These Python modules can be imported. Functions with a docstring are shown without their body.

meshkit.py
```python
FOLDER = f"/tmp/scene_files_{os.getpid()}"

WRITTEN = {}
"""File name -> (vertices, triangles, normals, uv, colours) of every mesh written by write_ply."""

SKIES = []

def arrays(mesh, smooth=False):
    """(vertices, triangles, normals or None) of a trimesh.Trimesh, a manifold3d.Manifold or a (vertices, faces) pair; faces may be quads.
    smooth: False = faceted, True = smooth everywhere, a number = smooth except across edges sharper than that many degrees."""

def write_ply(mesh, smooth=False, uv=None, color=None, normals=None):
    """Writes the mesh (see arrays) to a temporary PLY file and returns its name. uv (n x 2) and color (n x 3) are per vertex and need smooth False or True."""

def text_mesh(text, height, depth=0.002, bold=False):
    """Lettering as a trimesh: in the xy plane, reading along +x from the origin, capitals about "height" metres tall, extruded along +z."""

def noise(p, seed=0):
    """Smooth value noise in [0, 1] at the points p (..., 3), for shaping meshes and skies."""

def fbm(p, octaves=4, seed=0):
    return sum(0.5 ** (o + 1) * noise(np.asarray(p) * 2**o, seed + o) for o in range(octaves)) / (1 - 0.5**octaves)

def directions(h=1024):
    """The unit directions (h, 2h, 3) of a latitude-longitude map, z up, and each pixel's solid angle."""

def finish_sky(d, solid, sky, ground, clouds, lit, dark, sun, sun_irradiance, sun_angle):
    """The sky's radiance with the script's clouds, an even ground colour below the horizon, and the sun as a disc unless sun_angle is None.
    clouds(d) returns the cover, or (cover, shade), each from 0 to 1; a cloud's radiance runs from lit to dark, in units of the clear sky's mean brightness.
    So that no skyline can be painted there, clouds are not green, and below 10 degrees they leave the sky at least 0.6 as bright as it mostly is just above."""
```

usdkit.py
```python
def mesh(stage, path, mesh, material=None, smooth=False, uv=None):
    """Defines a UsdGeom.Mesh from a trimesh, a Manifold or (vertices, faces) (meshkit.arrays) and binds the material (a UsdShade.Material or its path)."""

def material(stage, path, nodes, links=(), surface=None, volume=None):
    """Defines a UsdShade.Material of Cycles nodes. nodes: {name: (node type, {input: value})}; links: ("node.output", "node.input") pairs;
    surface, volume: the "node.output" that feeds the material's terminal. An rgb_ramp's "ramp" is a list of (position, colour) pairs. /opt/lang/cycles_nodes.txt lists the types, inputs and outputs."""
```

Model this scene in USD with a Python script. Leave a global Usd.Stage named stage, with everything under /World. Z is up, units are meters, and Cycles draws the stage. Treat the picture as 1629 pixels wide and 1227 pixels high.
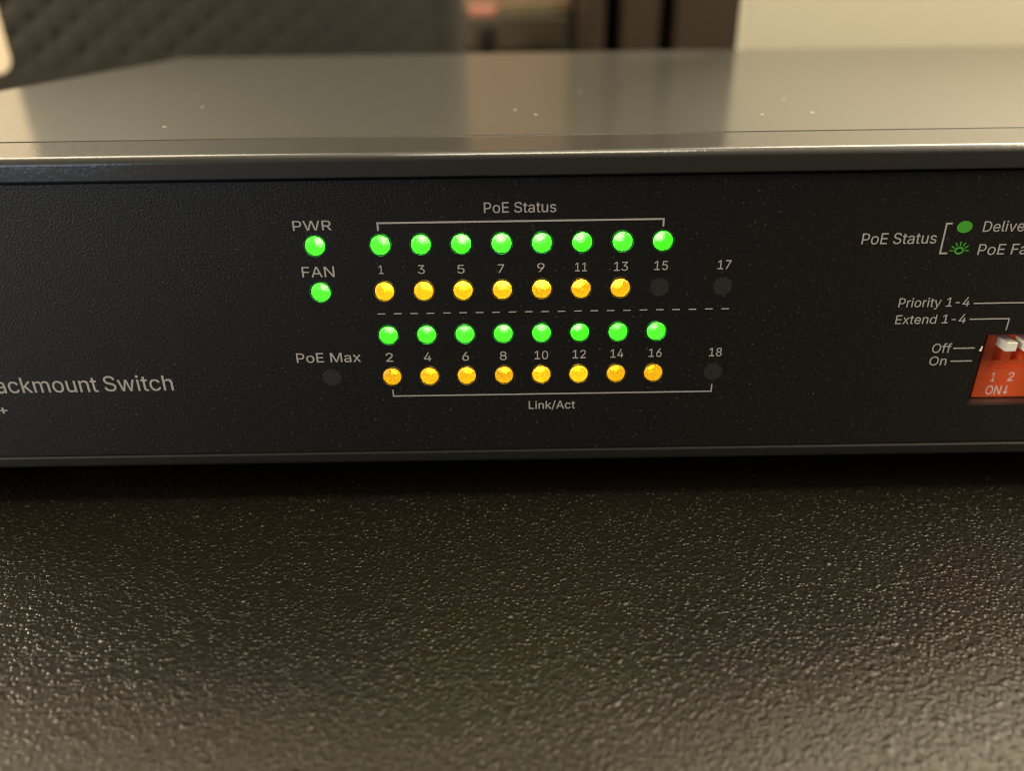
import math
import numpy as np
import trimesh
import shapely.geometry as sg
from shapely import affinity
from scipy.spatial import cKDTree
from pxr import Gf, Usd, UsdGeom, UsdLux, UsdShade
import meshkit
import usdkit

stage = Usd.Stage.CreateInMemory()
UsdGeom.SetStageUpAxis(stage, "Z")
UsdGeom.SetStageMetersPerUnit(stage, 1.0)
UsdGeom.Xform.Define(stage, "/World")
MM = 0.001

# ------------------------------------------------------------------ camera
CAM_AT = (-0.001721, -0.098894, 0.065859)
CAM_RIGHT = (0.999879, -0.008523, -0.012986)
CAM_UP = (0.015418, 0.442767, 0.896504)
CAM_FWD = (0.001891, 0.896596, -0.442845)
cam = UsdGeom.Camera.Define(stage, "/World/camera")
m = Gf.Matrix4d(1)
m.SetRow(0, Gf.Vec4d(*CAM_RIGHT, 0))
m.SetRow(1, Gf.Vec4d(*CAM_UP, 0))
m.SetRow(2, Gf.Vec4d(*[-c for c in CAM_FWD], 0))
m.SetRow(3, Gf.Vec4d(*CAM_AT, 1))
cam.AddTransformOp().Set(m)
cam.CreateHorizontalApertureAttr(36.0)
cam.CreateVerticalApertureAttr(36.0 * 772 / 1024)
cam.CreateFocalLengthAttr(27.62)
cam.CreateClippingRangeAttr(Gf.Vec2f(0.005, 20))
cam.CreateFStopAttr(13.0)
cam.CreateFocusDistanceAttr(0.104)
cam.CreateExposureAttr(0.0)

# ------------------------------------------------------------------ lamps
def rect_light(name, at, to, w, h, color, intensity):
    l = UsdLux.RectLight.Define(stage, "/World/" + name)
    at, to = np.array(at, float), np.array(to, float)
    z = at - to
    z /= np.linalg.norm(z)
    x = np.cross([0, 0, 1] if abs(z[2]) < 0.99 else [0, 1, 0], z)
    x /= np.linalg.norm(x)
    y = np.cross(z, x)
    t = Gf.Matrix4d(1)
    for k, r in enumerate((x, y, z)):
        t.SetRow(k, Gf.Vec4d(*map(float, r), 0))
    t.SetRow(3, Gf.Vec4d(*map(float, at), 1))
    l.AddTransformOp().Set(t)
    l.CreateWidthAttr(w)
    l.CreateHeightAttr(h)
    l.CreateColorAttr(Gf.Vec3f(*color))
    l.CreateIntensityAttr(intensity)
    return l


WARM = (1.0, 0.86, 0.62)
rect_light("room_lamp", (0.1, -0.12, 1.8), (0, 0.1, 0), 0.6, 0.6, WARM, 23)
rect_light("ceiling_lamp", (0.0, 0.9, 2.0), (0, 0.3, 0), 1.2, 1.0, WARM, 1.6)
rect_light("left_lamp", (-1.2, 1.5, 1.4), (0, 0, 0), 1.2, 1.3, WARM, 7.5)
rect_light("right_lamp", (1.25, 1.5, 1.5), (0, 0, 0), 1.2, 1.3, WARM, 14)
rect_light("overhead_right_lamp", (0.46, 0.03, 0.42), (0.06, -0.03, 0), 0.25, 0.25, WARM, 25)
rect_light("overhead_left_lamp", (-0.50, 0.03, 0.42), (-0.08, -0.03, 0), 0.25, 0.25, WARM, 6)
rect_light("front_left_lamp", (-0.62, -0.68, 0.2), (-0.05, 0, 0.03), 0.45, 0.3, (0.70, 0.88, 1.22), 3.3)
rect_light("far_left_lamp", (-0.95, -0.5, 0.4), (-0.05, 0, 0.03), 0.35, 0.35, WARM, 19.0)
rect_light("front_right_lamp", (0.85, -0.35, 0.62), (0.4, 0.2, 0.05), 0.35, 0.35, WARM, 22)
rect_light("side_lamp", (-0.80, 0.27, 0.28), (-0.2, 0.4, 0.06), 0.2, 0.2, WARM, 65)

# ------------------------------------------------------------------ materials
UsdGeom.Scope.Define(stage, "/World/Looks")


def mat(name, base, rough=0.5, spec=0.5, bump=None, speck=None, grain=None, **more):
    """bump: (noise scale per metre, distance in metres, strength); speck: (scale, threshold, colour) pale dust grains."""
    nodes = {"p": ("principled_bsdf", {"base_color": base, "roughness": rough, "specular_ior_level": spec, **more}), "g": ("geometry", {})}
    links = []
    if bump:
        nodes["n"] = ("noise_texture", {"scale": bump[0], "detail": 3.0, "roughness": 0.6})
        nodes["b"] = ("bump", {"distance": bump[1], "strength": bump[2]})
        links += [("g.position", "n.vector"), ("n.fac", "b.height"), ("b.normal", "p.normal")] + ([("b.normal", "p.coat_normal")] if "coat_weight" in more else [])
    if speck:
        nodes["s"] = ("separate_xyz", {})
        nodes["c"] = ("combine_xyz", {})
        nodes["v"] = ("voronoi_texture", {"dimensions": "2D", "scale": speck[0], "randomness": 1.0})
        nodes["r"] = ("rgb_ramp", {"ramp": [(0, (1, 1, 1)), (speck[1], (1, 1, 1)), (speck[1] * 1.4, (0, 0, 0)), (1, (0, 0, 0))]})
        nodes["w"] = ("separate_color", {})
        nodes["t"] = ("math", {"math_type": "greater_than", "value2": 0.5})
        nodes["mm"] = ("math", {"math_type": "multiply"})
        nodes["mx"] = ("mix", {"color1": base, "color2": speck[2]})
        links += [("g.position", "s.vector"), ("s.x", "c.x"), ("s." + speck[3], "c.y"), ("c.vector", "v.vector"), ("v.distance", "r.fac"), ("v.color", "w.color"),
                  ("w.r", "t.value1"), ("t.value", "mm.value1"), ("r.color", "mm.value2"), ("mm.value", "mx.fac"), ("mx.color", "p.base_color")]
    if grain:
        nodes["gn"] = ("noise_texture", {"scale": grain[0], "detail": 3.0, "roughness": 0.65})
        nodes["gr"] = ("map_range", {"from_min": grain[1], "from_max": grain[2], "clamp": True})
        nodes["gm"] = ("mix", {"color1": base, "color2": grain[3]})
        links += [("g.position", "gn.vector"), ("gn.fac", "gr.value"), ("gr.result", "gm.fac"), ("gm.color", "p.base_color")]
    return usdkit.material(stage, "/World/Looks/" + name, nodes, links, surface="p.BSDF")


paint = mat("grey_paint", (0.036, 0.036, 0.030), 0.5, 0.34, coat_weight=0.85, coat_roughness=0.16, bump=(1500, 0.00006, 0.10), speck=(45, 0.011, (0.75, 0.70, 0.6), "y"))
edge_paint = mat("grey_edge_paint", (0.015, 0.0145, 0.012), 0.5, 0.35, coat_weight=0.85, coat_roughness=0.13, bump=(1300, 0.0003, 0.08))
dark_edge = mat("dark_edge_paint", (0.009, 0.0085, 0.007), 0.5, 0.35)
film = mat("black_film", (0.0060, 0.0054, 0.0044), 0.44, 0.4, bump=(3600, 0.00022, 0.42), grain=(2300, 0.615, 0.72, (0.085, 0.078, 0.066)))
ink = mat("grey_ink", (0.40, 0.375, 0.35), 0.6, 0.3)
green_ink = mat("green_ink", (0.06, 0.36, 0.03), 0.6, 0.3)
black_plastic = mat("black_plastic", (0.012, 0.011, 0.010), 0.5, 0.4)
rubber = mat("rubber", (0.01, 0.01, 0.01), 0.8, 0.2)
red_plastic = mat("red_plastic", (0.86, 0.115, 0.03), 0.4, 0.4)
white_plastic = mat("white_plastic", (0.92, 0.88, 0.76), 0.4, 0.4)
white_print = mat("white_print", (0.85, 0.74, 0.68), 0.6, 0.3)
unlit = mat("unlit_window", (0.0165, 0.0155, 0.014), 0.5, 0.5, bump=(3600, 0.00022, 0.6))
smoked = mat("smoked_rim", (0.05, 0.05, 0.045), 0.4, 0.5, transmission_weight=1.0, ior=1.4)
cup = mat("lamp_cup", (0.3, 0.3, 0.3), 0.6, 0.2)
desk_m = usdkit.material(stage, "/World/Looks/desk_leatherette", {
    "g": ("geometry", {}),
    "wn": ("noise_texture", {"scale": 1400.0, "detail": 1.0}),
    "wm": ("mix_vector", {"fac": 0.00022, "use_clamp": False}),
    "v": ("voronoi_texture", {"dimensions": "2D", "scale": 1950.0, "randomness": 0.95}),
    "d1": ("math", {"math_type": "multiply", "value2": 1.85}),
    "d2": ("math", {"math_type": "power", "value2": 2.0}),
    "d3": ("math", {"math_type": "subtract", "value1": 1.0, "use_clamp": True}),
    "cs": ("separate_color", {}),
    "cp": ("map_range", {"to_min": -0.7, "to_max": 1.3, "clamp": False}),
    "cq": ("math", {"math_type": "maximum", "value2": 0.0}),
    "h": ("math", {"math_type": "multiply"}),
    "fn": ("noise_texture", {"scale": 9000.0, "detail": 2.0}),
    "h2": ("math", {"math_type": "multiply_add", "value2": 0.22}),
    "b": ("bump", {"distance": 0.00011, "strength": 0.68}),
    "p": ("principled_bsdf", {"base_color": (0.0050, 0.0038, 0.0024), "roughness": 0.34, "specular_ior_level": 0.5, "specular_tint": (1.0, 0.95, 0.86)}),
}, [("g.position", "wn.vector"), ("g.position", "wm.a"), ("wn.color", "wm.b"), ("wm.result", "v.vector"), ("v.distance", "d1.value1"), ("d1.value", "d2.value1"), ("d2.value", "d3.value2"),
    ("v.color", "cs.color"), ("cs.g", "cp.value"), ("d3.value", "h.value1"), ("cp.result", "cq.value1"), ("cq.value", "h.value2"), ("g.position", "fn.vector"), ("fn.fac", "h2.value1"), ("h.value", "h2.value3"),
    ("h2.value", "b.height"), ("b.normal", "p.normal")], surface="p.BSDF")
padded = mat("padded_grey", (0.023, 0.021, 0.018), 0.8, 0.25, bump=(700, 0.0008, 0.4))
cream = mat("cream_paint", (0.43, 0.395, 0.30), 0.5, 0.3, bump=(60, 0.001, 0.1))
pale = mat("pale_plastic", (0.78, 0.64, 0.44), 0.45, 0.3)
wood_dark = mat("dark_wood", (0.034, 0.020, 0.012), 0.5, 0.3, bump=(90, 0.001, 0.2))
wood_tan = mat("tan_wood", (0.34, 0.225, 0.14), 0.5, 0.3, bump=(60, 0.001, 0.2))
olive = mat("olive_board", (0.20, 0.165, 0.10), 0.6, 0.3)
grey_brown = mat("grey_brown_board", (0.075, 0.062, 0.042), 0.6, 0.3)
pink = mat("pink_card", (0.55, 0.23, 0.18), 0.6, 0.3)
black_cloth = mat("black_matte", (0.012, 0.010, 0.009), 0.7, 0.2)


def led_lens(name, tint, glow, low, high):
    return usdkit.material(stage, "/World/Looks/" + name, {
        "g": ("geometry", {}),
        "n": ("noise_texture", {"scale": 5200.0, "detail": 2.0}),
        "b": ("bump", {"distance": 0.00012, "strength": 0.5}),
        "m": ("map_range", {"from_min": 0.33, "from_max": 0.67, "to_min": low, "to_max": high}),
        "p": ("principled_bsdf", {"base_color": tint, "roughness": 0.13, "transmission_weight": 1.0, "ior": 1.45, "emission_color": glow}),
    }, [("g.position", "n.vector"), ("n.fac", "b.height"), ("b.normal", "p.normal"), ("n.fac", "m.value"), ("m.result", "p.emission_strength")], surface="p.BSDF")


def emitter(name, color, strength):
    return usdkit.material(stage, "/World/Looks/" + name, {"e": ("emission", {"color": color, "strength": strength})}, surface="e.emission")


green_lens = led_lens("green_lens", (0.33, 1.0, 0.19), (0.09, 0.80, 0.004), 0.26, 0.54)
amber_lens = led_lens("amber_lens", (1.0, 0.78, 0.16), (0.72, 0.36, 0.004), 0.16, 0.48)
green_chips = [emitter(f"green_chip_{k}", (0.10, 1.0, 0.13), v) for k, v in (("dim", 42.0), ("mid", 58.0), ("bright", 80.0))]
amber_chips = [emitter(f"amber_chip_{k}", (1.0, 0.60, 0.06), v) for k, v in (("dim", 25.0), ("mid", 34.0), ("bright", 46.0))]

# ------------------------------------------------------------------ helpers
count = {}


def numbered(path):
    n = count.get(path, 0)
    count[path] = n + 1
    return path if n == 0 else f"{path}_{n:03d}"


def tag(prim, label=None, category=None, group=None, kind=None):
    for k, v in (("label", label), ("category", category), ("group", group), ("kind", kind)):
        if v:
            prim.SetCustomDataByKey(k, v)
    return prim


DESK_Z = -0.0015


def thing(name, label, category, group=None, loc=(0, 0, DESK_Z)):
    x = UsdGeom.Xform.Define(stage, numbered("/World/" + name))
    x.AddTranslateOp().Set(Gf.Vec3d(*loc))
    return tag(x.GetPrim(), label, category, group)


def obj(name, mesh, material, parent=None, smooth=30, label=None):
    path = numbered((str(parent.GetPath()) if parent else "/World") + "/" + name)
    p = usdkit.mesh(stage, path, mesh, material, smooth=smooth).GetPrim()
    if label:
        p.SetCustomDataByKey("label", label)
    return p


def box(x0, x1, y0, y1, z0, z1):
    b = trimesh.creation.box((x1 - x0, y1 - y0, z1 - z0))
    b.apply_translation(((x0 + x1) / 2, (y0 + y1) / 2, (z0 + z1) / 2))
    return b


def soft_box(x0, x1, y0, y1, z0, z1, r):
    """A box with all edges rounded (hull of eight small spheres)."""
    pts = []
    s = trimesh.creation.icosphere(subdivisions=2, radius=r).vertices
    for x in (x0 + r, x1 - r):
        for y in (y0 + r, y1 - r):
            for z in (z0 + r, z1 - r):
                pts.append(s + [x, y, z])
    return trimesh.Trimesh(np.vstack(pts)).convex_hull


def front(poly, y0, y1):
    """A polygon drawn in the (x, z) plane, with thickness from y0 (towards the viewer) to y1."""
    geoms = getattr(poly, "geoms", [poly])
    out = []
    for g in geoms:
        e = trimesh.creation.extrude_polygon(g, y1 - y0, engine="earcut")
        v = e.vertices.copy()
        e.vertices = np.c_[v[:, 0], y1 - v[:, 2], v[:, 1]]
        out.append(e)
    return trimesh.util.concatenate(out)


def along_x(poly, x0, x1):
    """A polygon drawn in the (y, z) plane, drawn out from x0 to x1."""
    e = trimesh.creation.extrude_polygon(poly, x1 - x0, engine="earcut")
    v = e.vertices.copy()
    e.vertices = np.c_[v[:, 2] + x0, v[:, 0], v[:, 1]]
    return e


def scaled(mesh):
    mesh = mesh.copy()
    mesh.vertices = np.asarray(mesh.vertices) * MM
    return mesh


def lettering(text, x0, x1, z, h, y=0.0, bold=False):
    """Flat print of the given width and capital height whose foot is at z, on the plane y (millimetres)."""
    t = meshkit.text_mesh(text, 1.0, 0.03, bold)
    v = np.asarray(t.vertices)
    a, b = v[:, 0].min(), v[:, 0].max()
    t.vertices = np.c_[x0 + (v[:, 0] - a) / (b - a) * (x1 - x0), y - v[:, 2] + 0.01, z + v[:, 1] * h]
    return scaled(t)


def strokes(lines, w, y=0.0):
    return scaled(front(sg.MultiLineString(lines).buffer(w / 2, cap_style="square", join_style="mitre"), y - 0.02, y + 0.01))


# ------------------------------------------------------------------ the desk
rng = np.random.default_rng(7)


def spaced(a, b, step, lo, hi):
    fine = np.arange(a, b + 1e-9, step)
    left = a - np.cumsum(np.geomspace(step * 2, 0.25, 22))
    right = b + np.cumsum(np.geomspace(step * 2, 0.25, 22))
    return np.r_[np.r_[lo, left[left > lo][::-1]], fine, np.r_[right[right < hi], hi]]


gx = spaced(-0.098, 0.094, 0.00013, -0.75, 0.95)
gy = spaced(-0.058, 0.006, 0.00013, -0.5, 1.45)
X, Y = np.meshgrid(gx, gy, indexing="ij")
P2 = np.c_[X.ravel(), Y.ravel()]
inside = (P2[:, 0] > -0.0985) & (P2[:, 0] < 0.0945) & (P2[:, 1] > -0.0585) & (P2[:, 1] < 0.0065)
height = np.zeros(len(P2))
cells = 0.00056
nx, ny = int(0.2 / cells), int(0.07 / cells)
seeds = np.stack(np.meshgrid(np.arange(nx), np.arange(ny), indexing="ij"), -1).reshape(-1, 2) * cells + [-0.1, -0.061] + rng.uniform(-0.55, 0.55, (nx * ny, 2)) * cells
peak = rng.gamma(4.0, 0.0072, len(seeds)) * MM * np.where(rng.random(len(seeds)) < 0.12, rng.uniform(1.5, 2.3, len(seeds)), 1.0)
wide = rng.uniform(0.6, 0.95, len(seeds)) * cells
d, i = cKDTree(seeds).query(P2[inside], k=4)
q = P2[inside]
hump = peak[i] * np.clip(1 - (d / wide[i]) ** 2, 0, 1)
height[inside] = hump.max(1)
height[inside] += 0.02 * MM * (meshkit.fbm(np.c_[q * 2600, np.zeros(len(q))], 3, 5) - 0.5)
height -= 0.00012
nX, nY = len(gx), len(gy)
idx = np.arange(nX * nY).reshape(nX, nY)
quads = np.stack([idx[:-1, :-1], idx[1:, :-1], idx[1:, 1:], idx[:-1, 1:]], -1).reshape(-1, 4)
desk = thing("desk", "black grained leatherette desk surface that the switch stands on", "desk")
tag(desk, kind="structure")
obj("desk_top", (np.c_[P2, height], quads), desk_m, desk, smooth=True)
obj("desk_board", box(-0.75, 0.95, -0.5, 1.45, -0.03, -0.001), black_plastic, desk, smooth=False)

# ------------------------------------------------------------------ the switch (millimetres)
switch = thing("network_switch", "dark grey rack network switch with rows of lit green and amber lamps", "network switch", loc=(0, 0, 0))
L0, L1, DEPTH, TOP, FOOT = -111.0, 329.0, 191.0, 49.1, 4.7
R = 1.05


def arc(cx, cz, r, a0, a1, n=8):
    return [(cx + r * math.cos(a), cz + r * math.sin(a)) for a in np.radians(np.linspace(a0, a1, n))]


upper = sg.Polygon([(-0.8, 46.35)] + arc(-0.68 + R, TOP - R, R, 176, 90, 12) + [(11.6, TOP), (11.9, TOP - 0.25), (11.9, 48.0), (1.9, 48.0), (1.9, 44.6), (0.95, 44.6), (0.95, 46.2), (-0.65, 46.2)])
lower = sg.Polygon([(-0.25, 6.35)] + arc(-0.25 + 0.6, FOOT + 0.6, 0.6, 180, 270, 6) + [(11.9, FOOT), (11.9, FOOT + 1), (1.9, FOOT + 1), (1.9, 8.0), (0.95, 8.0), (0.95, 6.55), (-0.1, 6.55)])
obj("bezel_top", scaled(along_x(upper, L0, L1)), edge_paint, switch, smooth=25, label="rounded grey top lip of the front with glints along its edge")
obj("bezel_bottom", scaled(along_x(lower, L0, L1)), dark_edge, switch, smooth=25)
cover = sg.Polygon([(11.98, 48.0), (11.98, TOP - 0.1), (12.12, TOP + 0.08), (DEPTH - 1.2, TOP + 0.08)] + arc(DEPTH - 1.2, TOP - 1.12, 1.2, 90, 0, 8) + [(DEPTH, FOOT), (DEPTH - 1, FOOT), (DEPTH - 1, 48.0)])
obj("top_cover", scaled(along_x(cover, L0, L1)), paint, switch, smooth=25)
obj("side_wall", scaled(box(L0 + 0.02, L0 + 1.0, 1.0, DEPTH - 1.02, FOOT + 1.02, 47.98)), paint, switch)
obj("side_wall", scaled(box(L1 - 1.0, L1 - 0.02, 1.0, DEPTH - 1.02, FOOT + 1.02, 47.98)), paint, switch)
obj("base_plate", scaled(box(L0, L1, 11.95, DEPTH - 1.02, FOOT, FOOT + 1)), paint, switch)
foot_mesh = trimesh.creation.cylinder(radius=6, height=FOOT + 1.55, sections=32)
for fx in (L0 + 20, L1 - 20):
    for fy in (22, DEPTH - 22):
        f = foot_mesh.copy()
        f.apply_translation((fx, fy, (FOOT + 1.55) / 2 - 1.55))
        obj("rubber_foot", scaled(f), rubber, switch)

# lamps: (x, z, colour)
ROWS = (37.52, 31.23, 24.95, 18.70)
xs = [(k - 3.5) * 5.2 for k in range(8)]
lamps = [(-26.62, ROWS[0], "green"), (-26.62, ROWS[1], "green"), (-26.62, ROWS[3], "off")]
lamps += [(x, ROWS[0], "green") for x in xs] + [(x, ROWS[1], "amber" if k < 7 else "off") for k, x in enumerate(xs)] + [(26.55, ROWS[1], "off")]
lamps += [(x, ROWS[2], "green") for x in xs] + [(x, ROWS[3], "amber") for x in xs] + [(26.55, ROWS[3], "off")]

DIP = (63.45, 76.6, 12.75, 23.66)
plate = sg.box(L0 + 2, 6.72, L1 - 2, 45.8)
RL, RIM = 1.27, 1.50
plate = plate.difference(sg.box(DIP[0], DIP[2], DIP[1], DIP[3]))
for x, z, c in lamps:
    plate = plate.difference(sg.Point(x, z).buffer(RL if c == "off" else RIM, 24))
panel = obj("front_panel", scaled(front(plate, 0.0, 0.8)), film, switch, smooth=False)

t = np.linspace(0, 1, 9)
dome = [(0.0, 0.0)] + [(RL - 0.012, 0.0), (RL - 0.012, 0.5)] + [((RL - 0.012) * math.cos(a), 0.5 + 0.32 * math.sin(a)) for a in np.linspace(0.05, math.pi / 2 - 0.05, 8)] + [(0.0, 0.82)]
lens_mesh = trimesh.creation.revolve(np.array(dome), sections=40)
lens_mesh.vertices = np.c_[lens_mesh.vertices[:, 0], 0.5 - lens_mesh.vertices[:, 2], lens_mesh.vertices[:, 1]]
flat_mesh = trimesh.creation.cylinder(radius=RL - 0.004, height=0.5, sections=40)
flat_mesh.vertices = np.c_[flat_mesh.vertices[:, 0], flat_mesh.vertices[:, 2] + 0.255, flat_mesh.vertices[:, 1]]
chip_mesh = trimesh.creation.icosphere(subdivisions=2, radius=0.5)
chip_mesh.apply_scale((1, 0.6, 1))
rim_mesh = front(sg.Point(0, 0).buffer(RIM - 0.004, 24).difference(sg.Point(0, 0).buffer(RL - 0.006, 24)), 0.004, 0.4)
cup_line = [(0.0, 0.0), (1.9, 0.0), (1.9, 3.0), (1.55, 3.0), (1.55, 0.3), (0.0, 0.3)]
cup_mesh = trimesh.creation.revolve(np.array(cup_line), sections=24)
cup_mesh.vertices = np.c_[cup_mesh.vertices[:, 0], 3.85 - cup_mesh.vertices[:, 2], cup_mesh.vertices[:, 1]]
for x, z, c in lamps:
    def at(mesh, y=0.0):
        k = mesh.copy()
        k.apply_translation((x, y, z))
        return scaled(k)
    if c == "off":
        obj("lamp_window", at(flat_mesh), unlit, switch, label="unlit dark lamp window")
        continue
    w = obj("lamp_window", at(lens_mesh), green_lens if c == "green" else amber_lens, switch, label=f"lit {c} lamp window")
    chip = chip_mesh.copy()
    chip.apply_translation((*rng.uniform(-0.13, 0.13, 2), 0)[::1])
    obj("lamp_chip", at(chip, 2.2 + rng.uniform(-0.25, 0.25)), (green_chips if c == "green" else amber_chips)[2 if x < -20 else int(rng.integers(3))], w)
    obj("lamp_rim", at(rim_mesh), smoked, w, smooth=30)
    obj("lamp_cup", at(cup_mesh), cup, w, smooth=30)

# print on the panel: (text, left, right, foot, capital height)
TEXTS = [
    ("PWR", -29.15, -24.24, 39.54, 1.26), ("FAN", -28.77, -24.52, 33.32, 1.42), ("PoE Max", -31.13, -22.31, 21.03, 1.40),
    ("PoE Status", -4.74, 4.40, 41.47, 1.33), ("1", -18.72, -18.10, 33.62, 1.16), ("3", -13.60, -12.69, 33.58, 1.16),
    ("5", -8.43, -7.49, 33.54, 1.16), ("7", -3.15, -2.31, 33.52, 1.17), ("9", 2.00, 2.97, 33.58, 1.19), ("11", 6.95, 8.53, 33.58, 1.17),
    ("13", 12.05, 13.89, 33.57, 1.22), ("15", 17.33, 19.12, 33.59, 1.22), ("17", 25.65, 27.37, 33.57, 1.22),
    ("2", -18.84, -17.85, 20.98, 1.30), ("4", -13.60, -12.58, 20.98, 1.30), ("6", -8.33, -7.37, 20.97, 1.30), ("8", -3.12, -2.18, 20.97, 1.28),
    ("10", 1.66, 3.52, 21.0, 1.26), ("12", 6.90, 8.71, 21.05, 1.26), ("14", 12.12, 13.89, 21.08, 1.24), ("16", 17.39, 19.19, 21.10, 1.24),
    ("18", 25.73, 27.48, 21.05, 1.26), ("Link/Act", 0.83, 7.40, 13.25, 1.22), ("PoE Status", 43.94, 53.60, 36.63, 1.44),
    ("Deliver", 59.29, 65.35, 38.06, 1.37), ("PoE Fa", 59.36, 65.75, 34.99, 1.43), ("Priority 1-4", 50.51, 60.03, 27.85, 1.28),
    ("Extend 1-4", 50.58, 60.12, 25.42, 1.28), ("Off", 56.51, 59.13, 21.06, 1.36), ("On", 56.55, 58.93, 19.15, 1.33),
    ("Rackmount", -75.5, -59.45, 17.05, 2.34), ("Switch", -58.5, -48.90, 17.09, 2.34), ("+", -74.35, -73.06, 13.72, 1.42),
]
for text, a, b, z, h in TEXTS:
    obj("lettering", lettering(text, a, b, z, h), ink, panel, smooth=False, label=f"printed words {text}")
obj("printed_bracket", strokes([[(-18.34, 39.47), (-18.34, 40.36), (18.12, 40.36), (18.12, 39.49)]], 0.22), ink, panel, smooth=False)
obj("printed_bracket", strokes([[(-18.26, 16.56), (-18.26, 15.63), (26.58, 15.63), (26.58, 16.67)]], 0.16), ink, panel, smooth=False)
obj("printed_bracket", strokes([[(55.10, 39.20), (54.46, 39.20), (54.46, 35.27), (55.30, 35.27)]], 0.22), ink, panel, smooth=False)
span = np.linspace(-18.9, 27.25, 22)
for c in span:
    obj("printed_dash", strokes([[(c - 0.44, 28.03), (c + 0.44, 28.03)]], 0.14), ink, panel, smooth=False)
obj("printed_line", strokes([[(60.7, 28.26), (78.0, 28.22), (78.0, 24.36)]], 0.17), ink, panel, smooth=False)
obj("printed_line", strokes([[(60.72, 25.97), (66.0, 25.97), (66.0, 24.40)]], 0.17), ink, panel, smooth=False)
obj("printed_line", strokes([[(59.5, 21.69), (62.3, 21.69)]], 0.17), ink, panel, smooth=False)
obj("printed_line", strokes([[(59.55, 19.74), (62.4, 19.74)]], 0.17), ink, panel, smooth=False)
obj("printed_dot", scaled(front(affinity.scale(sg.Point(56.86, 38.73).buffer(1, 24), 0.98, 0.78), -0.02, 0.01)), green_ink, panel, smooth=False, label="solid green printed dot")
sun_c = (56.88, 35.60)
ring = affinity.scale(sg.Point(sun_c).buffer(1, 24), 0.62, 0.50)
ring = ring.difference(affinity.scale(sg.Point(sun_c).buffer(1, 24), 0.40, 0.27))
rays = [sg.LineString([(sun_c[0] + 0.80 * math.cos(a), sun_c[1] + 0.70 * math.sin(a)), (sun_c[0] + 1.20 * math.cos(a), sun_c[1] + 1.15 * math.sin(a))]).buffer(0.075) for a in np.radians(np.linspace(0, 180, 7))]
obj("printed_flash_symbol", scaled(front(sg.MultiPolygon([ring] + rays), -0.02, 0.01)), green_ink, panel, smooth=False, label="green printed ring with rays")

# small switches in the cutout
BX0, BX1, BZ0, BZ1, BY = 65.2, 76.4, 12.9, 24.4, 2.2
KN = [67.65 + 2.58 * k for k in range(4)]
face = sg.box(BX0, BZ0, BX1, BZ1)
face = face.difference(sg.box(KN[0] - 1.25, 17.5, BX1 - 0.6, 22.9))
under = sg.box(BX0, BZ0, BX1, BZ1)
for x in KN:
    under = under.difference(sg.box(x - 0.8, 18.6, x + 0.8, 22.7))
block = trimesh.util.concatenate([front(face, BY, BY + 0.28), front(under, BY + 0.28, BY + 1.3), box(BX0, BX1, BY + 1.3, BY + 6, BZ0, BZ1)])
dip = obj("dip_switch", scaled(block), red_plastic, switch, smooth=False, label="red block of small slide switches")
for x in KN:
    obj("slider", scaled(soft_box(x - 0.85, x + 0.70, 0.15, BY + 1.28, 20.95, 22.35, 0.14)), white_plastic, dip, label="white slider pushed up")
obj("lettering", lettering("1", 67.35, 67.85, 15.44, 1.38, BY), white_print, dip, smooth=False, label="printed number 1")
obj("lettering", lettering("2", 69.75, 70.55, 15.44, 1.38, BY), white_print, dip, smooth=False, label="printed number 2")
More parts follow.
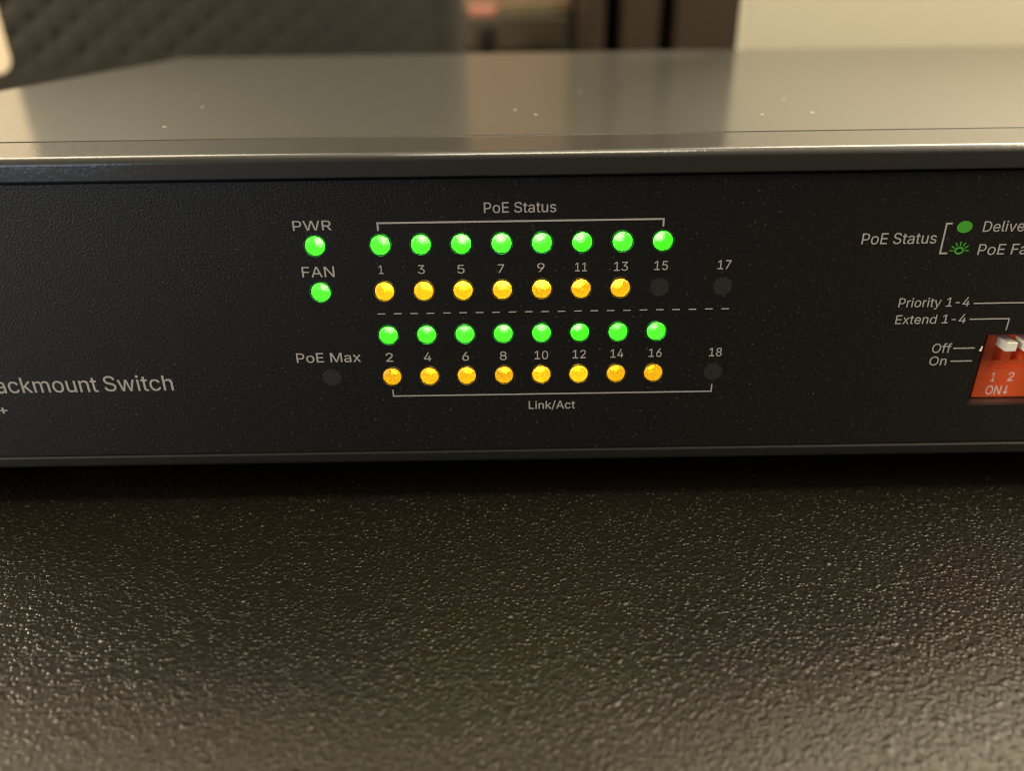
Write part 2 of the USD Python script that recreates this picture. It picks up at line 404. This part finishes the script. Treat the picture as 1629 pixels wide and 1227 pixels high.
obj("lettering", lettering("ON", 67.05, 69.25, 13.30, 1.40, BY), white_print, dip, smooth=False, label="printed word ON")
obj("printed_arrow", scaled(front(sg.MultiPolygon([sg.LineString([(69.95, 14.7), (69.95, 13.5)]).buffer(0.09, cap_style="flat"), sg.Polygon([(69.62, 13.72), (70.28, 13.72), (69.95, 13.27)])]).buffer(0), BY - 0.02, BY + 0.01)), white_print, dip, smooth=False)
obj("paint_chip", scaled(front(sg.Polygon([(63.05, 21.25), (63.4, 21.15), (63.44, 21.9), (63.25, 22.0), (63.2, 21.6)]), -0.02, 0.02)), white_plastic, panel, smooth=False, label="pale chip on the cutout edge")
obj("cutout_wall", scaled(front(sg.box(DIP[0] - 0.6, DIP[2] - 0.6, DIP[1] + 0.6, DIP[3] + 0.6).difference(sg.box(DIP[0], DIP[2], DIP[1], DIP[3])), 0.82, 2.6)), edge_paint, switch, smooth=False)

# ------------------------------------------------------------------ behind the switch
sx = np.arange(-0.62, -0.0265 + 1e-9, 0.0016)
sz = np.arange(0.0, 0.2605, 0.0016)
SX, SZ = np.meshgrid(sx, sz, indexing="ij")
warp = 0.004 * (meshkit.fbm(np.stack([SX * 25, 0 * SX + 5, SZ * 25], -1), 2, 9) - 0.5)
u, v = (SX + warp) / 0.026, (SZ + 0.7 * warp) / 0.017
dip_d = np.minimum(np.hypot((u - np.round(u)) * 26, (v - np.round(v)) * 17), np.hypot((u - 0.5 - np.round(u - 0.5)) * 26, (v - 0.5 - np.round(v - 0.5)) * 17))
crease = np.abs(np.sin(math.pi * (u + v))) * np.abs(np.sin(math.pi * (u - v)))
fade = np.clip((SZ - 0.028) / 0.012, 0, 1)
calm = np.clip((-0.06 - SX) / 0.2, 0.25, 1) * (0.4 + 1.2 * meshkit.fbm(np.stack([SX * 30, 0 * SX, SZ * 30], -1), 2, 3))
depth = fade * calm * (0.0019 * np.exp(-((dip_d / 2.2) ** 2)) - 0.0004 * crease ** 0.5)
edge = np.minimum(-0.0265 - SX, np.minimum(SZ + 0.0, 0.2605 - SZ))
depth += 0.02 * (1 - np.clip(edge / 0.02, 0, 1)) ** 3
fv = np.c_[SX.ravel(), (0.4 + depth).ravel(), SZ.ravel()]
bv = np.c_[SX.ravel(), np.full(SX.size, 0.46), SZ.ravel()]
n0, n1 = SX.shape
I = np.arange(n0 * n1).reshape(n0, n1)
Q = np.stack([I[:-1, :-1], I[1:, :-1], I[1:, 1:], I[:-1, 1:]], -1).reshape(-1, 4)
rim = np.r_[I[:, 0], I[-1, 1:], I[-2::-1, -1], I[0, -2:0:-1]]
N = n0 * n1
rq = np.stack([rim, rim + N, np.roll(rim, -1) + N, np.roll(rim, -1)], -1)
pad = thing("padded_panel", "dark grey padded panel with rows of dimples behind the switch", "panel")
obj("padded_face", (np.vstack([fv, bv]), np.vstack([Q, Q[:, ::-1] + N, rq])), padded, pad, smooth=40)

card = thing("cream_panel", "plain cream panel close behind the right end of the switch", "panel")
obj("panel_sheet", soft_box(0.0838, 0.62, 0.21, 0.219, 0.0, 0.19, 0.002), cream, card)

screen = thing("pale_panel", "pale cream upright slab with rounded lower corner left of the switch", "panel")
shape = sg.box(-0.52, 0.0415, -0.2082, 0.19).buffer(-0.006).buffer(0.006, 12)
obj("slab", front(shape, 0.256, 0.2572), pale, screen)
obj("stand", trimesh.util.concatenate([box(-0.42, -0.34, 0.27, 0.285, 0.004, 0.18), box(-0.45, -0.31, 0.22, 0.36, 0.0, 0.0039)]), black_plastic, screen)

case = thing("board_stack", "dark brown upright boards with black gaps standing left of the cream panel", "boards")
for a, b in ((0.0965, 0.1145), (0.132, 0.178), (0.194, 0.30)):
    obj("board", soft_box(a, b, 0.9, 1.1, 0.0, 0.42, 0.004), wood_dark, case)
obj("backing", box(0.09, 0.31, 1.101, 1.12, 0.0, 0.42), black_cloth, case)

door = thing("wood_panel", "tan wooden panel far behind the middle of the switch", "panel")
obj("panel_board", soft_box(-0.075, 0.115, 1.25, 1.29, 0.05, 0.6, 0.004), wood_tan, door)
obj("panel_foot", box(-0.075, 0.115, 1.252, 1.288, 0.0, 0.049), grey_brown, door)
shelf = thing("low_ledge", "low grey brown ledge in front of the tan wooden panel", "ledge")
obj("ledge_body", soft_box(-0.06, 0.085, 1.12, 1.22, 0.0, 0.044, 0.003), grey_brown, shelf)
bx = thing("olive_box", "olive box lying on the low ledge", "box")
obj("box_body", soft_box(-0.006, 0.066, 1.13, 1.2, 0.0441, 0.062, 0.003), olive, bx)
pk = thing("pink_packet", "small pink packet on the left end of the low ledge", "packet")
obj("packet_body", soft_box(-0.052, -0.014, 1.125, 1.17, 0.0441, 0.058, 0.004), pink, pk)
kn = thing("black_knob", "small round black thing in front of the low ledge", "knob")
b = trimesh.creation.capsule(height=0.012, radius=0.013, count=(16, 16))
b.apply_translation((-0.026, 1.05, 0.013 - b.bounds[0][2] - 0.013))
obj("knob_body", b, black_cloth, kn)
